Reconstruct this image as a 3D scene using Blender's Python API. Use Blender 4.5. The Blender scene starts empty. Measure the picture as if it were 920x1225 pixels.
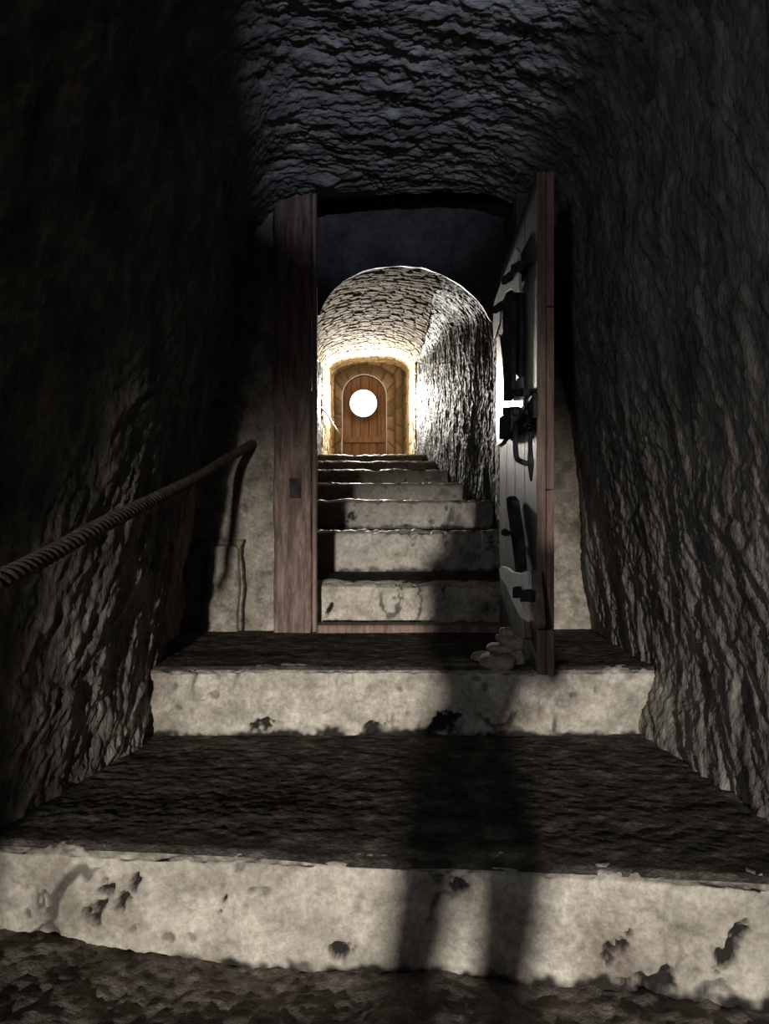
import bpy, bmesh, math, random
import numpy as np
from mathutils import Vector, Matrix

S = bpy.context.scene
COL = S.collection
ZC = 0.81           # eye height above the lowest floor
F = 900.0           # focal length in pixels of the 920x1225 frame
HX, HY = 460.0, 622.0
rng = np.random.default_rng(7)
random.seed(7)

def at(px, py, d):
    return Vector(((px - HX) / F * d, d, ZC - (py - HY) / F * d))

# ------------------------------------------------------------------ noise
_perm = np.random.default_rng(3).permutation(256)
_perm = np.concatenate([_perm, _perm, _perm])
_g = np.random.default_rng(4).normal(size=(256, 3))
_g /= np.linalg.norm(_g, axis=1)[:, None]

def noise(p):
    p = np.asarray(p, float)
    i = np.floor(p).astype(int); f = p - i
    u = f * f * f * (f * (f * 6 - 15) + 10)
    i &= 255
    out = 0
    for dx in (0, 1):
        for dy in (0, 1):
            for dz in (0, 1):
                h = _perm[_perm[_perm[(i[..., 0] + dx) & 255] + ((i[..., 1] + dy) & 255)] + ((i[..., 2] + dz) & 255)]
                g = _g[h]
                v = g[..., 0] * (f[..., 0] - dx) + g[..., 1] * (f[..., 1] - dy) + g[..., 2] * (f[..., 2] - dz)
                w = (u[..., 0] if dx else 1 - u[..., 0]) * (u[..., 1] if dy else 1 - u[..., 1]) * (u[..., 2] if dz else 1 - u[..., 2])
                out = out + v * w
    return out * 1.5

def fbm(p, o=4):
    s, a, r = 0, 1.0, 0
    for k in range(o):
        s = s + a * noise(p * (2 ** k) + 17.3 * k); r += a; a *= .5
    return s / r

def ridged(p, o=3):
    s, a, r = 0, 1.0, 0
    for k in range(o):
        s = s + a * (1 - 2 * np.abs(noise(p * (2.1 ** k) + 9.7 * k))); r += a; a *= .5
    return s / r

def sstep(a, b, x):
    t = np.clip((x - a) / (b - a), 0, 1)
    return t * t * (3 - 2 * t)

def stretch(p, s, k):
    s = np.asarray(s, float); s = s / np.linalg.norm(s)
    return p - (1 - 1 / k) * (p @ s)[..., None] * s

# ------------------------------------------------------------------ materials
def new_mat(name):
    m = bpy.data.materials.new(name); m.use_nodes = True
    nt = m.node_tree
    return m, nt, nt.nodes['Principled BSDF'], nt.nodes, nt.links

def mottled(name, cols, scale=6.0, detail=8.0, rough=.8, spec=.3, bump=.4, bscale=40.0, bdist=.01, stretch_xyz=(1, 1, 1), metallic=0, dist=.3, lo=.3, hi=.7, stain=None, stain_scale=2.0, stain_lo=.55, stain_hi=.7, speck=.35):
    m, nt, b, N, L = new_mat(name)
    tc = N.new('ShaderNodeTexCoord'); mp = N.new('ShaderNodeMapping')
    mp.inputs['Scale'].default_value = stretch_xyz
    L.new(tc.outputs['Object'], mp.inputs['Vector'])
    n1 = N.new('ShaderNodeTexNoise'); n1.inputs['Scale'].default_value = scale; n1.inputs['Detail'].default_value = detail
    n1.inputs['Roughness'].default_value = .65; n1.inputs['Distortion'].default_value = dist
    L.new(mp.outputs['Vector'], n1.inputs['Vector'])
    r = N.new('ShaderNodeValToRGB'); cr = r.color_ramp
    k = len(cols)
    for i, c in enumerate(cols):
        pos = lo + (hi - lo) * i / (k - 1)
        e = cr.elements[i] if i < 2 else cr.elements.new(pos)
        e.position = pos; e.color = (*c, 1)
    L.new(n1.outputs['Fac'], r.inputs['Fac'])
    colout = r.outputs['Color']
    if stain:
        n3 = N.new('ShaderNodeTexNoise'); n3.inputs['Scale'].default_value = stain_scale; n3.inputs['Detail'].default_value = 6
        n3.inputs['Roughness'].default_value = .7
        L.new(tc.outputs['Object'], n3.inputs['Vector'])
        mr = N.new('ShaderNodeMapRange'); mr.inputs[1].default_value = stain_lo; mr.inputs[2].default_value = stain_hi
        L.new(n3.outputs['Fac'], mr.inputs[0])
        mx = N.new('ShaderNodeMix'); mx.data_type = 'RGBA'
        L.new(mr.outputs[0], mx.inputs['Factor']); L.new(colout, mx.inputs[6]); mx.inputs[7].default_value = (*stain, 1)
        colout = mx.outputs[2]
    n4 = N.new('ShaderNodeTexNoise'); n4.inputs['Scale'].default_value = scale * 6.5; n4.inputs['Detail'].default_value = 6; n4.inputs['Roughness'].default_value = .75
    L.new(mp.outputs['Vector'], n4.inputs['Vector'])
    m4 = N.new('ShaderNodeMapRange'); m4.inputs[1].default_value = .3; m4.inputs[2].default_value = .7; m4.inputs[3].default_value = 1 - speck; m4.inputs[4].default_value = 1 + speck
    L.new(n4.outputs['Fac'], m4.inputs[0])
    vs = N.new('ShaderNodeVectorMath'); vs.operation = 'SCALE'; L.new(colout, vs.inputs[0]); L.new(m4.outputs[0], vs.inputs['Scale'])
    colout = vs.outputs['Vector']
    L.new(colout, b.inputs['Base Color'])
    n2 = N.new('ShaderNodeTexNoise'); n2.inputs['Scale'].default_value = bscale; n2.inputs['Detail'].default_value = 6
    n2.inputs['Roughness'].default_value = .65
    L.new(mp.outputs['Vector'], n2.inputs['Vector'])
    bp = N.new('ShaderNodeBump'); bp.inputs['Strength'].default_value = bump; bp.inputs['Distance'].default_value = bdist
    L.new(n2.outputs['Fac'], bp.inputs['Height']); L.new(bp.outputs['Normal'], b.inputs['Normal'])
    b.inputs['Roughness'].default_value = rough
    b.inputs['Specular IOR Level'].default_value = spec
    b.inputs['Metallic'].default_value = metallic
    return m

M = {}
def add_dirt_shade(m, col=(.016, .014, .012)):  # blends in a dark colour: earth in holes, painted shade elsewhere
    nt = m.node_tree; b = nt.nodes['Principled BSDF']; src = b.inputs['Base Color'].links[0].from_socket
    a = nt.nodes.new('ShaderNodeAttribute'); a.attribute_name = 'dirt_shade'
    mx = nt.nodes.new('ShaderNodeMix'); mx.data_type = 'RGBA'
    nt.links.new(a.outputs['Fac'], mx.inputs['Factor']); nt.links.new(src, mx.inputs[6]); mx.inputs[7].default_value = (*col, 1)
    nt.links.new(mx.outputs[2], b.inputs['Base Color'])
M['rock'] = mottled('hewn_rock', [(.10, .092, .082), (.25, .23, .20), (.46, .42, .365)], 9, rough=.85, spec=.2, bump=1, bscale=34, bdist=.02, stretch_xyz=(1, 1.2, .5))
M['rock_dark'] = mottled('hewn_rock_cool', [(.10, .098, .096), (.25, .245, .24), (.44, .43, .42)], 9, rough=.8, spec=.25, bump=1, bscale=34, bdist=.02, stretch_xyz=(.33, 1.1, 1))
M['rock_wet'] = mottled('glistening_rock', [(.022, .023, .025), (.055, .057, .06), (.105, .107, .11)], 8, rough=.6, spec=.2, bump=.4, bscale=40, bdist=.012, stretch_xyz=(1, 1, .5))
M['lime'] = mottled('pale_limestone', [(.21, .187, .156), (.43, .39, .33), (.68, .625, .54)], 11, rough=.75, spec=.3, bump=.7, bscale=36, bdist=.008, lo=.25, hi=.68, stain=(.17, .14, .11), stain_scale=4, stain_lo=.5, stain_hi=.72)
M['lime_gloss'] = mottled('worn_pale_limestone', [(.22, .195, .16), (.38, .342, .285), (.52, .475, .40)], 9, rough=.5, spec=.5, bump=.5, bscale=40, bdist=.006, lo=.25, hi=.68, stain=(.15, .13, .11), stain_scale=4, stain_lo=.55, stain_hi=.72)
M['plaster'] = mottled('flaking_plaster', [(.14, .12, .098), (.32, .28, .23), (.50, .45, .375)], 14, rough=.8, spec=.25, bump=.8, bscale=45, bdist=.01, lo=.3, hi=.66, stain=(.13, .105, .085), stain_scale=6, stain_lo=.54, stain_hi=.66)
M['shaded_wall'] = mottled('shaded_plaster', [(.035, .034, .038), (.06, .058, .062), (.09, .086, .09)], 5, rough=.9, spec=.05, bump=.5, bscale=30)  # dark colour stands in for the shade on these unlit walls
M['soil'] = mottled('trodden_earth', [(.04, .036, .031), (.11, .10, .085), (.27, .24, .20)], 16, rough=1, spec=0, bump=.9, bscale=55, bdist=.012, lo=.32, hi=.75)
M['soil_light'] = mottled('rubbly_earth', [(.08, .068, .058), (.20, .175, .15), (.38, .335, .28)], 14, rough=1, spec=0, bump=1, bscale=45, bdist=.015, lo=.32, hi=.75)
M['wood_red'] = mottled('red_brown_oak', [(.07, .046, .038), (.19, .13, .107), (.36, .26, .215)], 14, rough=.6, spec=.35, bump=.8, bscale=26, bdist=.012, stretch_xyz=(3, 3, .45), dist=.6)
M['wood_edge'] = mottled('brown_board_edge', [(.10, .066, .054), (.23, .155, .125), (.38, .275, .225)], 8, rough=.65, spec=.3, bump=.7, bscale=30, bdist=.006, stretch_xyz=(4, 4, .35), dist=.5)
M['wood_grey'] = mottled('weathered_plank', [(.03, .031, .034), (.075, .077, .083), (.13, .134, .142)], 8, rough=.46, spec=.4, bump=.6, bscale=30, bdist=.006, stretch_xyz=(4, 4, .3), dist=.5)
M['steel'] = mottled('bare_worn_steel', [(.40, .43, .46), (.58, .61, .64), (.72, .74, .76)], 18, rough=.34, spec=.5, bump=.25, bscale=50, bdist=.004, metallic=.9)
M['zinc'] = mottled('dull_zinc_plate', [(.46, .49, .52), (.60, .64, .67), (.72, .75, .78)], 22, rough=.42, spec=.5, bump=.25, bscale=60, bdist=.004, metallic=.25)
M['iron'] = mottled('black_wrought_iron', [(.02, .02, .025), (.045, .043, .05), (.08, .075, .078)], 20, rough=1, spec=0, bump=.08, bscale=60, bdist=.004, metallic=0)
M['rope'] = mottled('dark_hemp_rope', [(.04, .034, .03), (.095, .08, .068), (.17, .145, .12)], 40, rough=.85, spec=.15, bump=.7, bscale=160, bdist=.004)
M['cable'] = mottled('white_cable_sheath', [(.6, .6, .58), (.75, .75, .73)], 20, rough=.45, spec=.4, bump=.1)
M['door_far'] = mottled('orange_brown_planks', [(.13, .075, .05), (.22, .125, .08), (.32, .19, .125)], 6, rough=.6, spec=.3, bump=.5, bscale=20, bdist=.006, stretch_xyz=(4, 4, .3))
M['stone'] = mottled('tan_fieldstone', [(.22, .19, .145), (.42, .36, .28), (.56, .49, .39)], 14, rough=.85, spec=.2, bump=.6, bscale=60, bdist=.006)
M['grey_paint'] = mottled('grey_metal_paint', [(.16, .16, .17), (.22, .22, .23)], 12, rough=.5, spec=.4, bump=.1)
M['cloth'] = mottled('dark_navy_cloth', [(.015, .017, .022), (.03, .033, .04)], 40, rough=.9, spec=.1, bump=.3, bscale=150)
M['trousers'] = mottled('charcoal_trousers', [(.02, .02, .02), (.04, .04, .04)], 40, rough=.9, spec=.1, bump=.3, bscale=150)
M['skin'] = mottled('skin_tone', [(.45, .27, .19), (.55, .34, .25)], 12, rough=.55, spec=.3, bump=.05)
M['hair'] = mottled('dark_brown_hair', [(.012, .008, .006), (.04, .025, .018)], 30, rough=.6, spec=.3, bump=.6, bscale=90, stretch_xyz=(3, 3, .5))
add_dirt_shade(M['plaster']); add_dirt_shade(M['rock_wet']); add_dirt_shade(M['lime']); add_dirt_shade(M['lime_gloss'])
# lamp glass
m, nt, b, N, L = new_mat('lamp_glow'); M['glow'] = m
b.inputs['Base Color'].default_value = (.9, .9, .9, 1)
b.inputs['Emission Color'].default_value = (1, .97, .9, 1)
b.inputs['Emission Strength'].default_value = 6
# masonry: per-stone tint from the attribute 'tint', mortar from 'mortar'
m, nt, b, N, L = new_mat('vault_masonry'); M['masonry'] = m
a1 = N.new('ShaderNodeAttribute'); a1.attribute_name = 'tint'
a2 = N.new('ShaderNodeAttribute'); a2.attribute_name = 'mortar'
r = N.new('ShaderNodeValToRGB'); cr = r.color_ramp
cr.elements[0].position = 0; cr.elements[0].color = (.32, .225, .125, 1)
cr.elements[1].position = 1; cr.elements[1].color = (.74, .59, .38, 1)
e = cr.elements.new(.5); e.color = (.54, .41, .24, 1)
tc = N.new('ShaderNodeTexCoord')
n1 = N.new('ShaderNodeTexNoise'); n1.inputs['Scale'].default_value = 14; n1.inputs['Detail'].default_value = 8
L.new(tc.outputs['Object'], n1.inputs['Vector'])
ad = N.new('ShaderNodeMath'); ad.operation = 'MULTIPLY_ADD'; ad.inputs[1].default_value = .7; L.new(n1.outputs['Fac'], ad.inputs[0])
sb = N.new('ShaderNodeMath'); sb.operation = 'SUBTRACT'; sb.inputs[1].default_value = .35; L.new(a1.outputs['Fac'], sb.inputs[0]); L.new(sb.outputs[0], ad.inputs[2])
L.new(ad.outputs[0], r.inputs['Fac'])
mx = N.new('ShaderNodeMix'); mx.data_type = 'RGBA'; L.new(a2.outputs['Fac'], mx.inputs['Factor']); L.new(r.outputs['Color'], mx.inputs[6]); mx.inputs[7].default_value = (.10, .085, .06, 1)
L.new(mx.outputs[2], b.inputs['Base Color'])
n2 = N.new('ShaderNodeTexNoise'); n2.inputs['Scale'].default_value = 30; n2.inputs['Detail'].default_value = 6; L.new(tc.outputs['Object'], n2.inputs['Vector'])
bp = N.new('ShaderNodeBump'); bp.inputs['Strength'].default_value = .7; bp.inputs['Distance'].default_value = .015
L.new(n2.outputs['Fac'], bp.inputs['Height']); L.new(bp.outputs['Normal'], b.inputs['Normal'])
b.inputs['Roughness'].default_value = .8; b.inputs['Specular IOR Level'].default_value = .2

mb_ = M['masonry'].copy(); mb_.name = 'brown_surround_stone'; M['masonry_brown'] = mb_
for n_ in mb_.node_tree.nodes:
    if n_.type == 'VALTORGB':
        for e_, c_ in zip(n_.color_ramp.elements, ((.15, .105, .07), (.25, .18, .12), (.36, .275, .19))): e_.color = (*c_, 1)
# ------------------------------------------------------------------ builders
def link(name, me, mat, parent=None, smooth=True):
    o = bpy.data.objects.new(name, me); COL.objects.link(o)
    if mat: me.materials.append(mat)
    if smooth: me.shade_smooth()
    if parent: o.parent = parent
    return o

def offset_to(P, parent):
    return P - np.array(parent.location) if parent else P

def mesh_from(name, verts, faces, mat, parent=None, smooth=True):
    verts = np.asarray(verts, float).reshape(-1, 3)
    if parent is not None:
        w = parent; loc = np.zeros(3)
        while w is not None:
            loc += np.array(w.location); w = w.parent
        verts = verts - loc
    me = bpy.data.meshes.new(name)
    me.from_pydata(verts.tolist(), [], [list(map(int, f)) for f in faces])
    me.validate(); me.update()
    return link(name, me, mat, parent, smooth)

def grid_faces(nu, nv, keep=None, flip=False):
    idx = np.arange(nu * nv).reshape(nu, nv)
    f = np.stack([idx[:-1, :-1], idx[1:, :-1], idx[1:, 1:], idx[:-1, 1:]], -1)
    if flip: f = f[..., ::-1]
    f = f.reshape(-1, 4)
    if keep is not None: f = f[keep.reshape(-1)]
    return f

def grid_obj(name, G, mat, parent=None, keep=None, flip=False, attrs=None, smooth=True):
    nu, nv = G.shape[:2]
    f = grid_faces(nu, nv, keep, flip)
    used = np.unique(f); remap = np.full(nu * nv, -1); remap[used] = np.arange(len(used))
    f = remap[f]; V = G.reshape(-1, 3)[used]
    if parent is not None: V = V - np.array(parent.location)
    me = bpy.data.meshes.new(name)
    me.vertices.add(len(V)); me.vertices.foreach_set('co', V.astype(np.float32).ravel())
    me.loops.add(f.size); me.loops.foreach_set('vertex_index', f.astype(np.int32).ravel())
    me.polygons.add(len(f)); me.polygons.foreach_set('loop_start', np.arange(0, f.size, 4, dtype=np.int32))
    me.update(calc_edges=True); me.validate()
    for k, a in (attrs or {}).items():
        at_ = me.attributes.new(k, 'FLOAT', 'POINT'); at_.data.foreach_set('value', a.reshape(-1)[used].astype(np.float32))
    return link(name, me, mat, parent, smooth)

def normals(G):
    du = np.gradient(G, axis=0); dv = np.gradient(G, axis=1)
    n = np.cross(du, dv); n /= np.linalg.norm(n, axis=-1)[..., None] + 1e-9
    return n

def tag(o, label, cat, group=None):
    o['label'] = label; o['category'] = cat
    if group: o['group'] = group
    return o

def thing(name, label, cat, loc, group=None):
    o = bpy.data.objects.new(name, None); COL.objects.link(o)
    o.location = loc; o.empty_display_size = .05
    return tag(o, label, cat, group)

def struct(o):
    o['kind'] = 'structure'; return o

def prism(name, outline, direction, mat, parent=None, bevel=.002, smooth=False, rough=0.0):
    """closed 3D outline extruded along a vector, edges bevelled."""
    bm = bmesh.new()
    d = Vector(direction)
    lo = [bm.verts.new(Vector(p)) for p in outline]
    hi = [bm.verts.new(Vector(p) + d) for p in outline]
    n = len(lo)
    bm.faces.new(lo[::-1]); bm.faces.new(hi)
    for i in range(n):
        bm.faces.new((lo[i], lo[(i + 1) % n], hi[(i + 1) % n], hi[i]))
    bmesh.ops.recalc_face_normals(bm, faces=bm.faces)
    if bevel:
        bmesh.ops.bevel(bm, geom=list(bm.edges), offset=bevel, segments=2, affect='EDGES', profile=.6, clamp_overlap=True)
    v = [tuple(x.co) for x in bm.verts]; bm.verts.index_update()
    f = [[x.index for x in fc.verts] for fc in bm.faces]
    bm.free()
    return mesh_from(name, v, f, mat, parent, smooth)

def rough_box(name, lo, hi, mat, parent=None, seg=.03, amp=.004, freq=14, grain=(1, 1, 1), bevel=.006):
    """box of worn material: subdivided, edges eased, surface displaced by noise."""
    lo = np.array(lo, float); hi = np.array(hi, float)
    V = []; Fc = []
    def face(o, a, b, na, nb):
        base = len(V)
        for i in range(na + 1):
            for j in range(nb + 1):
                V.append(o + a * i / na + b * j / nb)
        for i in range(na):
            for j in range(nb):
                k = base + i * (nb + 1) + j
                Fc.append((k, k + nb + 1, k + nb + 2, k + 1))
    d = hi - lo
    n = np.maximum(2, np.ceil(d / seg).astype(int))
    X, Y, Z = np.diag(d)
    face(lo, Y, X, n[1], n[0]); face(lo + Z, X, Y, n[0], n[1])
    face(lo, X, Z, n[0], n[2]); face(lo + Y, Z, X, n[2], n[0])
    face(lo, Z, Y, n[2], n[1]); face(lo + X, Y, Z, n[1], n[2])
    V = np.array(V)
    c = (lo + hi) / 2
    q = V - c; h = d / 2
    inner = np.clip(q, -(h - bevel), h - bevel); off = q - inner
    ln = np.linalg.norm(off, axis=1)[:, None] + 1e-12
    V = c + inner + off / ln * bevel
    nr = off / ln
    g = np.array(grain)
    V = V + nr * (amp * fbm(V * freq * g + 3.1, 3))[:, None]
    bm = bmesh.new()
    vs = [bm.verts.new(v) for v in V]
    for f in Fc:
        bm.faces.new([vs[i] for i in f])
    bmesh.ops.remove_doubles(bm, verts=bm.verts, dist=1e-5)
    bm.verts.index_update()
    v = [tuple(x.co) for x in bm.verts]; f = [[x.index for x in fc.verts] for fc in bm.faces]; bm.free()
    return mesh_from(name, v, f, mat, parent, True)

def tube(name, pts, radius, mat, parent=None, n=10, profile=None, closed=False):
    pts = np.array([tuple(p) for p in pts], float)
    k = len(pts)
    R = np.full(k, radius) if np.isscalar(radius) else np.array(radius, float)
    T = np.gradient(pts, axis=0); T /= np.linalg.norm(T, axis=1)[:, None]
    up = np.array([0, 0, 1.0]) if abs(T[0][2]) < .9 else np.array([1.0, 0, 0])
    A = np.cross(T[0], up); A /= np.linalg.norm(A)
    V = []
    for i in range(k):
        A = A - T[i] * (A @ T[i]); A /= np.linalg.norm(A); B = np.cross(T[i], A)
        for j in range(n):
            th = 2 * math.pi * j / n
            r = R[i] * (profile(i, th) if profile else 1)
            V.append(pts[i] + r * (math.cos(th) * A + math.sin(th) * B))
    Fc = [(i * n + j, i * n + (j + 1) % n, (i + 1) * n + (j + 1) % n, (i + 1) * n + j) for i in range(k - 1) for j in range(n)]
    Fc.append(list(range(n))[::-1]); Fc.append([(k - 1) * n + j for j in range(n)])
    return mesh_from(name, V, Fc, mat, parent, True)

def resample(ctrl, n):
    c = np.array([tuple(p) for p in ctrl], float)
    c = np.vstack([2 * c[0] - c[1], c, 2 * c[-1] - c[-2]])
    m = len(c) - 3
    out = []
    for t in np.linspace(0, m, n):
        i = min(int(t), m - 1); u = t - i
        p0, p1, p2, p3 = c[i:i + 4]
        out.append(.5 * ((2 * p1) + (-p0 + p2) * u + (2 * p0 - 5 * p1 + 4 * p2 - p3) * u * u + (-p0 + 3 * p1 - 3 * p2 + p3) * u ** 3))
    return np.array(out)

def even(c, n):
    s = np.concatenate([[0], np.cumsum(np.linalg.norm(np.diff(c, axis=0), axis=1))])
    t = np.linspace(0, s[-1], n)
    return np.stack([np.interp(t, s, c[:, k]) for k in range(c.shape[1])], 1)

# ------------------------------------------------------------------ near passage: rock walls and roof
sec = [(-.72, -1.45), (-.71, -.9), (-.68, -.42), (-.63, .1), (-.55, .5), (-.47, .85), (-.43, 1.08), (-.30, 1.225), (0, 1.26), (.35, 1.26), (.56, 1.20),
       (.645, 1.02), (.665, .7), (.72, .3), (.77, -.1), (.80, -.45), (.80, -.9), (.80, -1.45)]
SV = 860
sec = even(resample(sec, 300), SV)
ys = np.concatenate([np.linspace(-1.4, .9, 80, endpoint=False), np.linspace(.9, 2.9, 360)])
Lo = np.interp(ys, [-.8, 1.0, 1.35, 1.6, 2.0, 2.25, 2.5, 2.9], [-.06, -.10, -.08, -.03, .03, -.01, -.07, -.09])
Ro = np.interp(ys, [-.8, 1.2, 1.55, 2.12, 2.35, 2.6, 2.9], [.05, .03, .0, -.07, -.045, -.02, -.01])
ker = np.hanning(31); ker /= ker.sum()
sm = lambda a: np.convolve(np.pad(a, 15, mode='edge'), ker, 'valid')
Lo, Ro = sm(Lo), sm(Ro)
X = np.repeat(sec[None, :, 0], len(ys), 0); Z = np.repeat(sec[None, :, 1], len(ys), 0)
wl = 1 - sstep(-.55, 0, X); wr = sstep(0, .6, X)
zf = 1 - .85 * sstep(-.6, -.38, Z)
X = X + wl * (np.minimum(Lo, 0)[:, None] + np.maximum(Lo, 0)[:, None] * zf) + wr * (np.maximum(Ro, 0)[:, None] + np.minimum(Ro, 0)[:, None] * zf)
G = np.stack([X, np.repeat(ys[:, None], SV, 1), Z + ZC], -1)
NR = normals(G)
ctr = np.array([.05, 0, ZC])
toward = (ctr - G); toward[..., 1] = 0
if (NR * toward).sum() < 0: NR = -NR
P = G
warp = np.stack([noise(P * 3 + 5), noise(P * 3 + 25), noise(P * 3 + 45)], -1) * .06
Q = P + warp
wallw = 1 - sstep(.95, 1.2, Z)
qr = stretch(Q, (0, -.42, -1), 2.8); ql = stretch(Q, (0, -.55, -1), 2.4); qc = stretch(Q, (1, .25, 0), 2.6)
def chisel(q, f=9.0):
    w2 = np.stack([noise(q * f * 1.3 + 61), noise(q * f * 1.3 + 71), noise(q * f * 1.3 + 81)], -1) * (.28 / f)
    q = q + w2
    return .007 * ridged(q * f, 2) + .017 * fbm(q * f * 1.5 + 5, 4) + .009 * ridged(q * f * 2.9 + 40, 3)
side = (P[..., 0] > 0)
dw = np.where(side, chisel(qr, 9.5), chisel(ql, 9.0) * 1.25)
dc = chisel(qc, 9.0) * 1.1 + chisel(qc + 3, 19.0) * .9
disp = .035 * fbm(P * 1.9 + 11, 3) + wallw * dw + (1 - wallw) * dc + .006 * ridged(stretch(Q, (0, -.3, -1), 1.8) * 42, 2)
edge = sstep(2.9, 2.75, P[..., 1])
disp = disp * (.5 + .5 * edge)
GR = P + NR * disp[..., None]
cut1 = int(np.argmax((sec[:, 1] > 1.0))); cut2 = SV - int(np.argmax((sec[::-1, 1] > 1.0)))
kl = np.zeros((len(ys) - 1, SV - 1), bool)
k = kl.copy(); k[:, :cut1] = True
struct(grid_obj('wall_left', GR, M['rock'], keep=k))
k = kl.copy(); k[:, cut1:cut2] = True
struct(grid_obj('ceiling', GR, M['rock_dark'], keep=k))
k = kl.copy(); k[:, cut2:] = True
struct(grid_obj('wall_right', GR, M['rock'], keep=k))

# ------------------------------------------------------------------ floor at the foot of the steps (and the way down behind)
def bumpy(P, amp, seed):
    return amp * (1.2 * fbm(P * 5 + seed, 3) + .7 * np.abs(fbm(P * 16 + seed, 3)) + .35 * fbm(P * 48 + seed, 2))
nx = 300
prof = [(-1.5, -.40), (-.2, -.40), (-.2, -.2), (.45, -.2), (.45, -.005), (.8, 0), (1.5, 0)]
pr = even(np.array(prof), 420)
xs = np.linspace(-.95, .95, nx)
FX, FI = np.meshgrid(xs, np.arange(len(pr)), indexing='ij')
FG = np.stack([FX, pr[FI, 0], pr[FI, 1]], -1)
near = sstep(.5, .6, FG[..., 1])
FG[..., 2] += near * (bumpy(FG, .016, 3) + .045 * sstep(-.2, -.75, FX) - .012 * sstep(0, .7, FX)) + (1 - near) * bumpy(FG, .004, 3)
struct(grid_obj('floor', FG, M['soil_light']))

# ------------------------------------------------------------------ the steps
zr = [0, .20, .391, .564, .762, .930, 1.070, 1.217, 1.346, 1.477]
yr = [None, 1.335, 2.12, 2.985, 3.63, 4.42, 5.2, 6.0, 6.8, 7.6]
xl = [None, -.88, -.84, -.36, -.45, -.58, -.66, -.74, -.80, -.83]
xrr = [None, .93, .90, .56, .62, .76, .70, .66, .62, .60]
skew = [None, -.107, .0, .0, -.005, .01, .0, .02, .0, .01]
labels = [None,
    'lowest stone step, wide pale riser with broken foot and dark earth tread',
    'second step from below, pale riser and earth landing carrying the door frame and stone pile',
    'third step from below, first pale riser directly behind the wooden threshold',
    'fourth step from below, pale riser just above the threshold step',
    'fifth step from below, dim tan riser with small dark hole, inside the arch',
    'sixth step from below, narrow shaded riser midway up the inner flight',
    'seventh step from below, shaded riser with bright uneven rim, third from the top',
    'eighth step from below, thin dark riser just under the top step',
    'topmost stone step, thin dark riser at the foot of the far arched door']
chips = {1: [(-.53, .10, .022, .05, .05), (-.47, .13, .015, .035, .04), (.40, .08, .022, .05, .035), (.58, .09, .02, .045, .03), (-.29, .12, .006, .02, .03), (.13, .16, .02, .012, .03), (-.08, .03, .03, .02, .03), (.45, .02, .05, .03, .03)],
         2: [(-.35, .03, .05, .02, .03), (-.03, .02, .03, .025, .03), (.17, .04, .05, .04, .035), (-.5, .1, .02, .02, .015), (.55, .12, .06, .05, .006)],
         3: [(-.22, .06, .012, .03, .03), (-.05, .07, .008, .03, .025), (.09, .07, .01, .03, .02)],
         4: [(-.2, .05, .01, .05, .015), (.2, .05, .05, .02, .02), (-.1, .03, .02, .01, .01)],
         5: [(-.2, .06, .022, .035, .035), (.12, .03, .04, .02, .02)]}
rowh = .012
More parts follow.
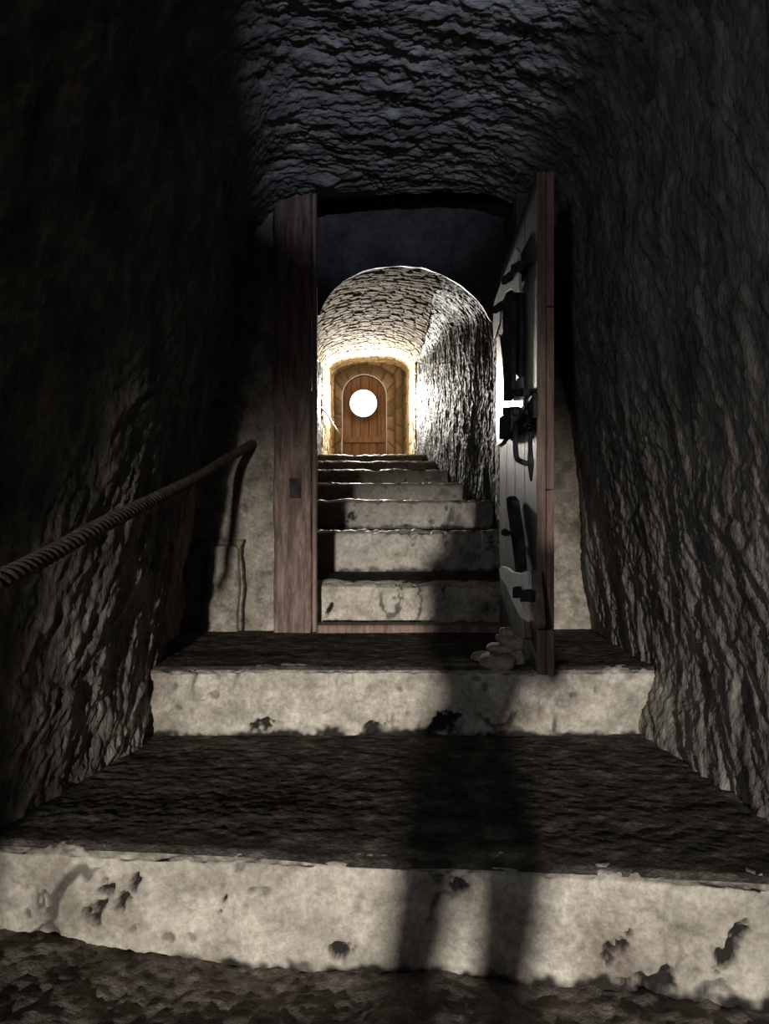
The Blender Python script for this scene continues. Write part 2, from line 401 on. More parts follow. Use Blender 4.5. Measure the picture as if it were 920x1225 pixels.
for i in range(1, 10):
    y0, z0, z1 = yr[i], zr[i - 1], zr[i]
    yn = yr[i + 1] if i < 9 else 10.9
    st = thing('stone_step', labels[i], 'step', (0, y0, z0), 'stone steps of the passage')
    W = xrr[i] - xl[i]
    nxs = int(W / (.0042 if i < 4 else .008)) + 2
    xs = np.linspace(xl[i], xrr[i], nxs)
    back = .075 if i > 2 else .05
    lip = .006 if i < 3 else .014
    prof = np.array([(0.0, z0 - .06), (0.002, z0), (-.002, z0 + .5 * (z1 - z0)), (0, z1 - .016 - lip * .5), (.003, z1 - .006 - lip), (.012, z1 - lip), (back, z1), (back + .1, z1 - .02)])
    prof = even(resample(prof, 120), 90 if i < 4 else 50)
    XX, II = np.meshgrid(xs, np.arange(len(prof)), indexing='ij')
    A = np.stack([XX, y0 + prof[II, 0] + skew[i] * XX, prof[II, 1]], -1)
    A[..., 1] += .008 * np.sin(XX * 5 + i)
    nrm = normals(A)
    if nrm[..., 1].mean() > 0: nrm = -nrm
    dirt_shade = np.zeros(A.shape[:2])
    d = .010 * fbm(A * 4 + i * 7, 3) + .007 * fbm(A * 17 + i, 3) - .008 * sstep(.35, .75, ridged(A * 9 + i * 3, 2)) * sstep(.0, .4, noise(A * 5 + i)) + .002 * noise(A * 70)
    hz = A[..., 2] - z0
    for (cx, cz, sx_, sz_, dep) in chips.get(i, []):
        wob = 1.1 * noise(A * 28 + cx * 9) + .8 * noise(A * 70 + cx) + .4 * noise(A * 140)
        rr = ((A[..., 0] - cx - .4 * (hz - cz)) / sx_) ** 2 + ((hz - cz) / sz_) ** 2 + wob
        hole_ = sstep(.75, .35, rr)
        d = d - .45 * dep * hole_
        if dep > .028: dirt_shade = np.maximum(dirt_shade, hole_)
    pit = sstep(.42, .6, noise(A * np.array([38, 38, 30]) + i * 5)) * sstep(-.1, .3, noise(A * 6 + 40 + i))
    d = d - .006 * pit; dirt_shade = np.maximum(dirt_shade, .55 * pit)
    # broken bottom edge and nibbled nosing
    d = d - .006 * sstep(.1, .5, noise(A * 22 + 90 + i)) * sstep(z1 - .03, z1 - .005, A[..., 2])
    A = A + nrm * d[..., None]
    A[..., 2] += .006 * fbm(np.stack([XX * 6, XX * 0 + i, XX * 0], -1), 3) * sstep(z1 - .05, z1, A[..., 2]) * (1.6 if i > 4 else 1)
    crk = sstep(.86, .95, 1 - 2 * np.abs(noise(A * np.array([7, 7, 4]) + i * 31 + .15 * noise(A * 40)[..., None]))) * sstep(.12, .3, noise(A * 3.3 + i * 3))
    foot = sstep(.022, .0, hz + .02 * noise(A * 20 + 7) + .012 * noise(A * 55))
    dirt_shade = np.maximum(dirt_shade, np.maximum(.75 * crk, foot))
    A = A + nrm * (-.006 * crk)[..., None]
    grid_obj('riser', A, M['lime'] if i < 4 else M['lime_gloss'], st, attrs={'dirt_shade': dirt_shade})
    # tread
    tx = np.linspace(xl[i], xrr[i], int(W / (.006 if i < 3 else .015)) + 2)
    ty0 = .008 if i < 3 else .05
    ny = int((yn - y0 + .05) / (.006 if i < 3 else .02))
    tt = np.linspace(0, 1, ny)
    TX, TT = np.meshgrid(tx, tt, indexing='ij')
    ya = y0 + ty0 + skew[i] * TX; yb = yn + .06
    T = np.stack([TX, ya + (yb - ya) * TT, np.full_like(TX, z1)], -1)
    fr = (T[..., 1] - ya)
    amp = .011 if i == 1 else (.007 if i == 2 else .004)
    T[..., 2] += amp * (.7 * fbm(T * np.array([2, 4, 1]) + i * 5, 2) + .14 * fbm(T * np.array([9, 11, 1]) + i * 9, 3) + .26 * fbm(T * np.array([30, 36, 1]) + i, 2) + .12 * noise(T * np.array([80, 90, 1]))) * (.35 + .65 * sstep(0, .12, fr)) - .008 * sstep(.015, 0, fr) + (.002 if i < 3 else -.003)
    if i == 1:   # thin earth near the worn middle of the lowest nosing
        T[..., 2] -= .006 * np.exp(-((TX + .04) / .10) ** 2) * sstep(.09, 0, fr)
    grid_obj('tread', T, M['soil'], st, flip=True)
# ------------------------------------------------------------------ back wall of the near passage, round the wooden frame
def rough_panel(name, xa, xb, za, zb, y, mat, amp=.008, seed=0, inset=None):
    nxp = max(8, int((xb - xa) / (.0025 if inset else .006))); nzp = max(8, int((zb - za) / .006))
    PX, PZ = np.meshgrid(np.linspace(xa, xb, nxp), np.linspace(za, zb, nzp), indexing='ij')
    A = np.stack([PX, np.full_like(PX, y), PZ], -1)
    d = amp * (fbm(A * 5 + seed, 3) + .7 * fbm(A * 20 + seed, 3)) - .8 * amp * sstep(.1, .35, fbm(A * np.array([6, 1, 9]) + seed + 4, 3))
    A[..., 1] -= d
    at2 = None
    if inset:      # joint right of the split block, its deep shade painted dark; hairline on top
        xc = -.531 + .004 * np.sin(PZ * 26) + .006 * noise(np.stack([PZ * 22, PZ * 0, PZ * 0 + .5], -1))
        wd = .0075 + .003 * noise(A * 60)
        j1 = sstep(wd, wd * .4, np.abs(PX - xc)) * (PZ < .735)
        j2 = sstep(.005, .002, np.abs(PZ - .735 - .004 * noise(A * 30))) * (PX < -.53) * .7
        at2 = {'dirt_shade': np.maximum(j1, j2)}
        A[..., 1] += .03 * j1
    return grid_obj(name, A, mat, attrs=at2)
struct(rough_panel('wall_back_left', -1.0, -.395, .33, 2.25, 2.835, M['plaster'], .008, 2, inset=True))
struct(rough_panel('wall_back_right', .50, 1.05, .33, 2.25, 2.86, M['plaster'], .014, 8))
struct(rough_panel('wall_back_upper', -.42, .56, 2.11, 2.4, 2.87, M['shaded_wall'], .008, 5))
# reveal behind the frame
def reveal(name, x, ya, yb, za, zb, mat, seed):
    PY, PZ = np.meshgrid(np.linspace(ya, yb, 40), np.linspace(za, zb, 160), indexing='ij')
    A = np.stack([np.full_like(PY, x), PY, PZ], -1)
    A[..., 0] += .008 * fbm(A * 8 + seed, 3)
    return struct(grid_obj(name, A, mat))
reveal('wall_jamb_left', -.375, 2.84, 3.2, .33, 2.1, M['plaster'], 1)
reveal('wall_jamb_right', .545, 2.84, 3.2, .33, 2.1, M['shaded_wall'], 4)
# arch wall behind the frame, opening with a ledge on the left
ya_ = 3.16
cx, crown, xr_ = .072, (622 - 318) / 900 * ya_, .44
def arch_outline():
    pts = [at(366, 800, ya_), at(366, 380, ya_), at(382, 379, ya_)]
    for p in [(388, 362), (398, 348), (412, 336), (430, 326), (450, 320.5), (480, 318), (505, 320), (530, 329), (552, 342), (568, 356), (579, 370), (585, 382)]:
        pts.append(at(p[0], p[1], ya_))
    pts += [at(597, 392, ya_), at(602, 420, ya_), at(603, 800, ya_)]
    return pts
ol = np.array([tuple(p) for p in arch_outline()])
ol = even(ol, 220)
nr_ = 26
cen = np.array([.08, ya_, 1.2])
rings = []
for j in range(-6, nr_):
    if j <= 0:      # rounded arris and soffit, opening out a little towards the tunnel
        t = -j / 6
        dirv = ol - cen; dirv[:, 1] = 0; dirv /= np.linalg.norm(dirv, axis=1)[:, None]
        R_ = ol + dirv * (.022 * t ** 1.1) + np.array([0, 1, 0]) * (.075 * t)
    else:
        t = j / (nr_ - 1)
        box = ol - cen
        sc = np.minimum(.60 / np.maximum(np.abs(box[:, 0]), 1e-4), 1.05 / np.maximum(np.abs(box[:, 2]), 1e-4))
        far = cen + box * np.maximum(sc, 1.0)[:, None]
        R_ = ol * (1 - t) + far * t
    rings.append(R_)
A = np.array(rings)
A = A + np.stack([noise(A * 14) * .004, noise(A * 10 + 50) * .006, noise(A * 14 + 90) * .004], -1)
kk = np.zeros((len(rings) - 1, len(ol) - 1), bool); kk[:6] = True
struct(grid_obj('trim_arch', A, M['lime_gloss'], keep=kk))
kk[:] = False; kk[6:] = True
struct(grid_obj('wall_arch', A, M['shaded_wall'], keep=kk))

# ------------------------------------------------------------------ tunnel beyond the arch
ty = np.concatenate([np.linspace(3.2, 7.5, 380, endpoint=False), np.linspace(7.5, 10.6, 260)])
txl = np.interp(ty, [3.2, 4.4, 5.5, 7.6, 9, 10.6], [-.335, -.47, -.575, -.70, -.735, -.715])
txr = np.interp(ty, [3.2, 3.7, 4.4, 5.2, 6.2, 7.6, 8.6, 10.6], [.50, .57, .645, .545, .50, .43, .36, .31])
tzc = np.interp(ty, [3.2, 5.4, 10.6], [1.085, 1.68, 2.22])
tzs = np.interp(ty, [3.2, 5.4, 10.6], [.86, 1.36, 2.02])
txc = np.interp(ty, [3.2, 10.6], [.07, -.2])
floorz = np.interp(ty, [3.2] + yr[4:] + [10.6], [zr[3] - ZC - .2] + [z - ZC - .2 for z in zr[4:]] + [zr[9] - ZC - .1])
ker = np.hanning(41); ker /= ker.sum()
sm2 = lambda a: np.convolve(np.pad(a, 20, mode='reflect', reflect_type='odd'), ker, 'valid')
txl, txr, tzc, tzs = sm2(txl), sm2(txr), sm2(tzc), sm2(tzs)
nl, na, nr2 = 130, 240, 170
rows = []
tl = np.linspace(0, 1, nl, endpoint=False); ta = np.linspace(0, 1, na); tr = np.linspace(0, 1, nr2 + 1)[1:]
vpar = np.concatenate([tl, 1 + ta, 2 + tr])
TG = np.zeros((len(ty), len(vpar), 3))
for i_, y in enumerate(ty):
    L_ = np.stack([np.full(nl, txl[i_]), floorz[i_] + (tzs[i_] - floorz[i_]) * tl], 1)
    th = math.pi * (1 - ta)
    half_l, half_r = txc[i_] - txl[i_], txr[i_] - txc[i_]
    ca = np.cos(th)
    ax = txc[i_] + np.where(ca < 0, half_l, half_r) * np.sign(ca) * np.abs(ca) ** .9
    az = tzs[i_] + (tzc[i_] - tzs[i_]) * np.sin(th) ** .9
    A_ = np.stack([ax, az], 1)
    R_ = np.stack([np.full(nr2, txr[i_]), tzs[i_] + (floorz[i_] - tzs[i_]) * tr], 1)
    c = np.vstack([L_, A_, R_])
    TG[i_, :, 0] = c[:, 0]; TG[i_, :, 1] = y; TG[i_, :, 2] = c[:, 1] + ZC
TN = normals(TG)
tc_ = np.stack([np.repeat(txc[:, None], len(vpar), 1), TG[..., 1], np.repeat(((tzs + floorz) / 2 + ZC)[:, None], len(vpar), 1)], -1)
if (TN * (tc_ - TG)).sum() < 0: TN = -TN
VV = np.repeat(vpar[None, :], len(ty), 0)
ab = 1 + np.interp(ty, [3.2, 4.2, 5.0, 6.2, 7.6, 8.5, 8.7], [.585, .64, .69, .77, .87, .97, 3.0])
al = np.interp(ty, [3.2, 8.6, 8.9], [1.0, 1.0, -1.0])
mas = (VV < ab[:, None]) & (VV >= al[:, None])
# stones: jittered cells over (arc length, depth)
arc = np.concatenate([[0], np.cumsum(np.linalg.norm(np.diff(TG[len(ty) // 2], axis=0), axis=1))])
U = np.repeat(arc[None, :], len(ty), 0); Vd = np.repeat(ty[:, None], len(vpar), 1)
U = U + .012 * noise(TG * 6 + 3); Vd = Vd + .03 * noise(TG * 5 + 77)
cw, ch = .105, .10
cellr = np.random.default_rng(11)
cj = cellr.random((200, 200, 2)); ct = cellr.random((200, 200)); cb = cellr.random((200, 200))
F1 = np.full(U.shape, 9.0); F2 = F1.copy(); ID = np.zeros(U.shape); BL = np.zeros(U.shape)
gv = np.floor(Vd / ch).astype(int)
for dv in (-1, 0, 1):
    row = gv + dv
    uo = U / cw + .5 * (row % 2) + .37 * np.sin(row * 3.7)
    gu = np.floor(uo).astype(int)
    for du in (-1, 0, 1):
        cu = gu + du
        jx = cj[cu % 200, row % 200, 0] * .6 + .2; jy = cj[cu % 200, row % 200, 1] * .44 + .28
        dd = np.maximum(np.abs(uo - cu - jx) * 1.0, np.abs(Vd / ch - row - jy) * 1.0) * .55 + .45 * np.hypot(uo - cu - jx, Vd / ch - row - jy)
        closer = dd < F1
        F2 = np.where(closer, F1, np.minimum(F2, dd))
        ID = np.where(closer, ct[cu % 200, row % 200], ID); BL = np.where(closer, cb[cu % 200, row % 200], BL)
        F1 = np.where(closer, dd, F1)
gap = F2 - F1 + .04 * noise(TG * 30)
mortar = 1 - sstep(.02, .10, gap)
mdisp = .012 * sstep(.0, .22, gap) + .012 * (BL - .5) * sstep(.02, .15, gap) + .006 * fbm(TG * 18, 3)
tq = TG + np.stack([noise(TG * 3 + 5), noise(TG * 3 + 25), noise(TG * 3 + 45)], -1) * .05
rq = stretch(tq, (0, -.1, -1), 3.2)
rdisp = .03 * fbm(TG * 2.2 + 3, 3) + chisel(rq, 15.0) * .6 + .003 * noise(TG * 50)
tdisp = np.where(mas, mdisp, rdisp) * sstep(3.2, 3.32, TG[..., 1])
# keep the passage just clear of the arch soffit at its mouth
TGd = TG + TN * tdisp[..., None]
km = mas[:-1, :-1]
kv = np.repeat((vpar[:-1])[None, :], len(ty) - 1, 0)
at_ = {'tint': ID, 'mortar': mortar}
struct(grid_obj('ceiling_vault', TGd, M['masonry'], keep=km, attrs=at_))
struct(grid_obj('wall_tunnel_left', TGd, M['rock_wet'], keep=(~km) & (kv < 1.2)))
mouth_shade = .85 * np.maximum(sstep(5.3, 4.4, TG[..., 1] + .5 * fbm(TG * 4, 3)), sstep(8.2, 6.8, TG[..., 1] + .5 * fbm(TG * 4, 3)) * sstep(2.12, 2.0, VV + .1 * noise(TG * 6)))      # shade painted into the rock colour at the mouth and upper side
struct(grid_obj('wall_tunnel_right', TGd, M['rock_wet'], keep=(~km) & (kv >= 1.2), attrs={'dirt_shade': mouth_shade}))

# ------------------------------------------------------------------ end wall with the arched niche and its door
ye = 10.5
hl, hr_, zsp = (409 - 460) / 900 * ye, (463 - 460) / 900 * ye, ZC + (622 - 474) / 900 * ye
rad = (hr_ - hl) / 2; hc = (hl + hr_) / 2; zl = zr[9]
hole = [(hl, zl - .05)] + [(hc - rad * math.cos(a), zsp + rad * 1.0 * math.sin(a)) for a in np.linspace(0, math.pi, 40)] + [(hr_, zl - .05)]
hole = even(np.array(hole), 160)
H3 = np.stack([hole[:, 0], np.full(160, ye), hole[:, 1]], 1)
cen = np.array([hc, ye, 2.2])
rings = []
for j in range(-5, 22):
    if j <= 0:
        rings.append(H3 + np.array([0, .16 * (-j / 5), 0]))
    else:
        t = j / 21
        box = H3 - cen
        sc = np.minimum(.9 / np.maximum(np.abs(box[:, 0]), 1e-4), 1.3 / np.maximum(np.abs(box[:, 2]), 1e-4))
        rings.append(H3 * (1 - t) + (cen + box * np.maximum(sc, 1)[:, None]) * t)
A = np.array(rings)
# stone blocks of the surround
ang = np.concatenate([[0], np.cumsum(np.linalg.norm(np.diff(hole, axis=0), axis=1))]) / .17
AI = np.repeat(ang[None, :], len(rings), 0); RI = np.clip(np.repeat((np.arange(-5, 22) / 4.0)[:, None], 160, 1), 0, 9)
bi = np.floor(AI + .4 * np.floor(RI)); fr = AI + .4 * np.floor(RI) - bi
fr2 = RI - np.floor(RI)
mort = np.maximum(1 - sstep(.03, .1, np.minimum(fr, 1 - fr)), 1 - sstep(.05, .16, np.minimum(fr2, 1 - fr2)) * 1.0)
mort[:7] = np.maximum(1 - sstep(.03, .1, np.minimum(fr, 1 - fr)), 0)[:7]
tint = np.mod(np.sin(bi * 12.98 + np.floor(RI) * 78.2) * 43758.5, 1)
A[..., 1] -= .02 * (1 - mort) + .012 * fbm(A * 12, 3)
struct(grid_obj('wall_end', A, M['masonry_brown'], attrs={'tint': tint, 'mortar': mort}))

dr = thing('arched_door', 'small round-arched orange-brown door at the far end behind the glowing lamp', 'door', (hc, ye + .12, zl))
npl = 5
for q in range(npl):
    xa, xb = hl + .012 + (2 * rad - .024) * q / npl, hl + .012 + (2 * rad - .024) * (q + 1) / npl
    r_ = rad - .012
    top = [(x, zsp + math.sqrt(max(r_ ** 2 - (x - hc) ** 2, 0))) for x in np.linspace(xb - .003, xa + .003, 9)]
    o2 = [(xa + .003, zl), (xb - .003, zl)] + top
    prism('plank', [(x, ye + .10, z) for x, z in o2], (0, .035, 0), M['door_far'], dr, .002)
cs = [at(hl / ye * 900 + 460, 560, ye)]
arcp = [(hl + .004, ye + .03, zl)] + [(hc - (rad - .004) * math.cos(a), ye + .03, zsp + (rad - .004) * math.sin(a)) for a in np.linspace(0, math.pi, 40)] + [(hr_ - .004, ye + .03, zl)]
tube('casing', even(np.array(arcp), 90), .009, M['cable'], dr, 8)['label'] = 'thin white arched edging of the far door'
prism('rail', [(hl + .02, ye + .075, zl + .42), (hr_ - .02, ye + .075, zl + .42), (hr_ - .02, ye + .075, zl + .50), (hl + .02, ye + .075, zl + .50)], (0, .024, 0), M['door_far'], dr, .003)

lp = at(434.5, 481, 10.36)
lamp = thing('globe_lamp', 'glaring white round lamp fixed on the far arched door', 'lamp', tuple(lp))
def lathe(name, profile, centre, mat, parent, n=40, squash=1):
    V = []; Fc = []
    for (r, y) in profile:
        for j in range(n):
            a = 2 * math.pi * j / n
            V.append((centre[0] + r * math.cos(a), centre[1] + y, centre[2] + r * math.sin(a)))
    for i in range(len(profile) - 1):
        for j in range(n):
            Fc.append((i * n + j, i * n + (j + 1) % n, (i + 1) * n + (j + 1) % n, (i + 1) * n + j))
    Fc.append(list(range(n))[::-1]); Fc.append([(len(profile) - 1) * n + j for j in range(n)])
    return mesh_from(name, V, Fc, mat, parent, True)
lathe('base', [(.15, .245), (.17, .235), (.185, .21), (.185, .13), (.17, .11)], lp, M['grey_paint'], lamp)
gp = [(.186 * math.cos(a), .115 - .13 * math.sin(a)) for a in np.linspace(0, math.pi / 2 * .97, 14)]
lathe('globe', gp, lp, M['glow'], lamp)['label'] = 'glaring white glass globe'
lathe('rim', [(.188, .135), (.200, .13), (.202, .115), (.190, .105)], lp, M['grey_paint'], lamp)

# cable from the left wall to the lamp's door
cpts = [at(371, 491, 5.3), at(377, 487, 6.0), at(384, 487.5, 7.0), at(391, 495, 8.4), at(399, 508, 9.4), at(405, 517, 10.1), at(408.5, 521, 10.44), at(408.5, 533, 10.46), at(408.5, 548, 10.46)]
tag(tube('cable', resample(cpts, 90), .0095, M['cable'], n=8), 'thin white cable curving along the left tunnel wall towards the far door', 'cable')

# ------------------------------------------------------------------ wooden door frame
fy = 2.78
fr_ = thing('door_frame', 'red-brown hewn timber door frame with dark slot plate, standing on the second step', 'door frame', (-.34, fy + .05, zr[2]))
zt = 2.10
lx0, lx1 = (327 - 460) / 900 * fy, (372 - 460) / 900 * fy
rough_box('post', (lx0, fy, zr[2] - .012), (lx1, fy + .11, zt), M['wood_red'], fr_, .012, .010, 16, (1.2, 1.2, .35), .008)
rough_box('post', (.492, fy, zr[2] - .012), (.60, fy + .11, zt), M['wood_red'], fr_, .02, .010, 16, (1.2, 1.2, .35), .008)
rough_box('lintel', (lx0, fy, zt + .002), (.60, fy + .11, zt + .15), M['wood_red'], fr_, .02, .008, 14, (.35, 1.2, 1.2), .008)
rough_box('threshold', (lx1 + .02, fy - .005, zr[2] - .02), (.47, fy + .10, zr[2] + .030), M['wood_edge'], fr_, .016, .004, 14, (.35, 1.2, 1.2), .006)
rough_box('stop_strip', (lx1 + .002, fy + .02, zr[2] - .01), (lx1 + .018, fy + .075, zt - .002), M['wood_edge'], fr_, .02, .001, 14, (1, 1, .3), .003)
p0 = at(346.5, 572, fy - .004); p1 = at(360, 595.5, fy - .004)
sp = thing_part = prism('slot_plate', [(p0.x, fy - .008, p1.z), (p1.x, fy - .008, p1.z), (p1.x, fy - .008, p0.z), (p0.x, fy - .008, p0.z)], (0, .014, 0), M['iron'], fr_, .002)
sp['label'] = 'small dark iron slot plate'
ww = (p1.x - p0.x)
for a in (.18, .55):
    prism('slot', [(p0.x + ww * .2, fy - .011, p1.z + (p0.z - p1.z) * a), (p1.x - ww * .2, fy - .011, p1.z + (p0.z - p1.z) * a), (p1.x - ww * .2, fy - .011, p1.z + (p0.z - p1.z) * (a + .25)), (p0.x + ww * .2, fy - .011, p1.z + (p0.z - p1.z) * (a + .25))], (0, .004, 0), M['iron'], sp, .001)

# ------------------------------------------------------------------ plank door standing open towards the viewer
HXd, HYd = .436, 2.85
EXd, EYd = .4085, 2.02
Ld = math.hypot(EXd - HXd, EYd - HYd)
ud = np.array([(EXd - HXd) / Ld, (EYd - HYd) / Ld, 0]); nd = np.array([-ud[1], ud[0], 0])   # nd points right (door's hidden side)
if nd[0] < 0: nd = -nd
def D(u, n, z):      # u from hinge to free edge, n<0 is the visible left face, z relative to the eye
    return tuple(np.array([HXd, HYd, ZC + z]) + ud * u + nd * n)
def face_uz(px, py, n=0.0):
    """where the view ray through a pixel meets the door's left face (offset n)"""
    rx, rz = (px - HX) / F, -(py - HY) / F
    o = np.array([HXd, HYd]) + nd[:2] * n
    # solve o + u*ud = d*(rx,1)
    Am = np.array([[ud[0], -rx], [ud[1], -1.0]]); s = np.linalg.solve(Am, -o)
    return s[0], s[1] * rz
zb, ztp = zr[2] - ZC + .008, .93
door = thing('plank_door', 'weathered grey plank door with iron fittings standing open on the right', 'door', (HXd, HYd, zr[2]))
# boards
nb = 4
for q in range(nb):
    ua, ub = Ld * q / nb + .002, Ld * (q + 1) / nb - .002
    last = q == nb - 1
    bs = prism('plank', [D(ua, 0, zb), D(ub, 0, zb), D(ub, 0, ztp), D(ua, 0, ztp)], tuple(nd * .0225), M['wood_grey'] if not last else M['wood_grey'], door, .003)
prism('edge_board', [D(Ld, -.001, zb), D(Ld + .012, -.001, zb), D(Ld + .012, -.001, ztp), D(Ld, -.001, ztp)], tuple(nd * .0235), M['wood_edge'], door, .002)['label'] = 'brown front edge of the plank door'
for (za_, zb_) in ((zb - .004, zb + .49), (zb + .493, zb + .98), (zb + .983, ztp)):
    prism('back_board', [D(.0, .0245, za_), D(Ld + .008, .0245, za_), D(Ld + .008, .0245, zb_), D(.0, .0245, zb_)], tuple(nd * .021), M['wood_edge'], door, .0025)
# seen-from-the-stairs vertical battens
def batten(pa, pb, w, mat, n=-.022, name='batten'):
    (u0, z0_), (u1, z1_) = face_uz(*pa, n), face_uz(*pb, n)
    t = np.array([u1 - u0, z1_ - z0_]); t /= np.linalg.norm(t); s = np.array([-t[1], t[0]]) * w / 2
    q = [(u0 + s[0], z0_ + s[1]), (u0 - s[0], z0_ - s[1]), (u1 - s[0], z1_ - s[1]), (u1 + s[0], z1_ + s[1])]
    return prism(name, [D(u, n, z) for u, z in q], tuple(nd * abs(n) * .97), mat, door, .003)
def plate(name, pix, mat, n=-.014, th=.008, parent=door, bevel=.002):
    return prism(name, [D(*(lambda s: (s[0], n, s[1]))(face_uz(px, py, n))) for px, py in pix], tuple(nd * th), mat, parent, bevel)
# top hinge strap, pale steel, with dark staples
ts = plate('hinge_strap', [(617, 296), (620, 301), (620.5, 318), (621, 349), (616, 350), (611, 346), (605, 350), (600.5, 362), (598, 372), (597.5, 385), (592.5, 402), (590.5, 405), (590, 392), (590, 370), (591.5, 360), (596, 347), (602, 330), (608, 316)], M['zinc'], -.022, .008)
ts['label'] = 'pale steel upper hinge strap'
def staple(a, b, h, parent, n=-.034):
    (u0, z0_), (u1, z1_) = face_uz(*a, n), face_uz(*b, n)
    prism('staple', [D(u0, n, z0_ - h / 2), D(u1, n, z1_ - h / 2), D(u1, n, z1_ + h / 2), D(u0, n, z0_ + h / 2)], tuple(nd * .018), M['iron'], parent, .003)
staple((611, 322), (621, 317), .026, ts); staple((600, 336), (609, 330), .026, ts); staple((589.5, 371), (598, 365), .026, ts)
# long dark iron bar hanging below it and the bright lock plate
plate('iron_bar', [(601, 362), (607, 352), (612, 352), (613, 372), (612, 420), (612, 470), (607, 480), (602, 480), (602.5, 440), (601.5, 400)], M['iron'], -.030, .014)
plate('iron_bar', [(615, 350), (621, 352), (622, 400), (621, 452), (617, 448), (614.5, 400)], M['iron'], -.016, .012)
lpw = plate('lock_plate', [(594, 405), (597.5, 400), (601, 430), (603, 470), (614, 466), (618, 453), (624.5, 450), (626, 468), (625, 490), (620, 505), (612, 512), (600, 530), (594.5, 534), (593, 515), (593.5, 480), (594, 440)], M['steel'], -.008, .006)
lpw['label'] = 'bright glaring steel lock plate'
staple((612, 470), (626, 469), .022, lpw, -.030); staple((601, 492), (614, 491), .024, lpw, -.030)
# lock box
u0, z0_ = face_uz(598.5, 534, -.03); u1, z1_ = face_uz(612.5, 507, -.03)
bx = prism('lock_box', [D(u0, -.034, .276), D(u1, -.034, .262), D(u1, -.034, .335), D(u0, -.034, .352)], tuple(nd * .033), M['iron'], door, .004)
# slanted latch bar
batten((611, 512), (628, 493), .014, M['iron'], -.026, 'latch_bar')
plate('iron_guard', [(620, 512), (626, 492), (638, 470), (638, 500), (631, 508), (631, 516), (620, 516)], M['iron'], -.018, .012)
# pull handle: iron bow
def dp(px, py, n):
    u, z = face_uz(px, py, n); return D(u, n, z)
hd = tube('pull_handle', resample([dp(617.5, 508, -.02), dp(616.5, 520, -.04), dp(617, 540, -.045), dp(619, 549, -.045), dp(627, 553.5, -.036), dp(635, 555, -.012)], 40), .0075, M['iron'], door, 10)
tube('handle_pin', [dp(634, 508, -.012), dp(634.5, 540, -.014), dp(635, 556, -.016), dp(635.5, 575, -.010)], [.004, .007, .009, .003], M['iron'], door, 8)
tube('handle_pin', [dp(628, 509, -.01), dp(633, 510, -.03), dp(638, 510, -.012)], .006, M['iron'], door, 8)
# lower planks hardware: bowed iron bar and lower strap
ib = plate('iron_bar', [(605.5, 596), (609, 593.5), (613, 598), (618, 632), (622.5, 682), (617, 684), (611, 640), (607, 612)], M['iron'], -.034, .02)
tube('iron_pin', [dp(604, 637, -.05), dp(608, 638, -.02)], [.012, .009], M['iron'], door, 10)
bs_ = plate('hinge_strap', [(597, 680), (600, 677), (606, 679), (612, 684), (622, 686), (631, 683), (632, 700), (632, 722), (634.5, 742), (632, 745), (622, 738), (613, 720), (605, 700), (598, 690)], M['zinc'], -.04, .010)
bs_['label'] = 'pale steel lower hinge strap'
staple((613, 709), (617, 708), .03, bs_, -.055); staple((622, 713), (629, 712), .03, bs_, -.055)
batten((631.5, 684), (637, 750), .022, M['wood_edge'], -.034)
batten((625, 738), (627, 764), .026, M['wood_edge'], -.02)

# ------------------------------------------------------------------ small stones piled against the door
def stone(px, py, d, w, h, dep, seed, label, rot=0, flat=1.0):
    c = at(px, py, d)
    bm = bmesh.new(); bmesh.ops.create_icosphere(bm, subdivisions=4, radius=1)
    V = np.array([v.co[:] for v in bm.verts])
    r = 1 + .22 * fbm(V * 1.3 + seed, 2) + .07 * fbm(V * 4 + seed, 2)
    V = np.sign(V) * np.abs(V) ** .85 * r[:, None]
    V = V * np.array([w / 2, dep / 2, h / 2])
    cr_, sr_ = math.cos(rot), math.sin(rot)
    V = np.stack([V[:, 0] * cr_ - V[:, 2] * sr_, V[:, 1], V[:, 0] * sr_ + V[:, 2] * cr_], 1)
    for v, q in zip(bm.verts, V): v.co = q
    me = bpy.data.meshes.new('stone'); bm.to_mesh(me); bm.free()
    o = link('stone', me, M['stone']); o.location = c
    return tag(o, label, 'stone', 'stones piled at the foot of the plank door')
stone(596, 792, 2.17, .105, .055, .09, 1, 'largest tan stone at the bottom of the pile, on the step edge')
stone(617, 785, 2.20, .056, .066, .07, 5, 'rounded tan stone at the right foot of the pile, nearest the door')
stone(577, 790, 2.25, .065, .055, .06, 9, 'shaded stone at the left foot of the pile')
stone(599, 775, 2.195, .085, .028, .08, 13, 'thin flat stone across the middle of the pile', -.05)
stone(611, 768, 2.185, .085, .036, .075, 21, 'tilted slab stone resting high on the pile, under the top stone', -.30)
stone(607, 757, 2.20, .046, .032, .05, 17, 'small topmost stone of the pile', -.2)

# ------------------------------------------------------------------ pale block at the foot of the left rear wall
c0 = at(243, 764, 2.80); c1 = at(288, 651, 2.80)
q0 = at(256, 651, 2.80)
blk = []
nbx, nbz = 50, 90
TXb, TZb = np.meshgrid(np.linspace(0, 1, nbx), np.linspace(0, 1, nbz), indexing='ij')
xlft = c0.x + (q0.x - c0.x) * TZb; xrgt = c1.x - .008 - .004 * np.sin(TZb * 9) + .004 * TZb - .018 * sstep(.93, 1.0, TZb)
A = np.stack([xlft - .02 + (xrgt - xlft + .02) * TXb, np.full_like(TXb, 2.805), zr[2] - .01 + (c1.z - zr[2] + .01) * TZb], -1)
eb = np.minimum(np.minimum(TXb / .06, (1 - TXb) / .06), np.minimum((1 - TZb) / .04, 1))
A[..., 1] += .045 * (1 - np.clip(eb, 0, 1)) ** 2.2
A[..., 1] -= .006 * fbm(A * 8, 3) + .004 * fbm(A * 28, 2)
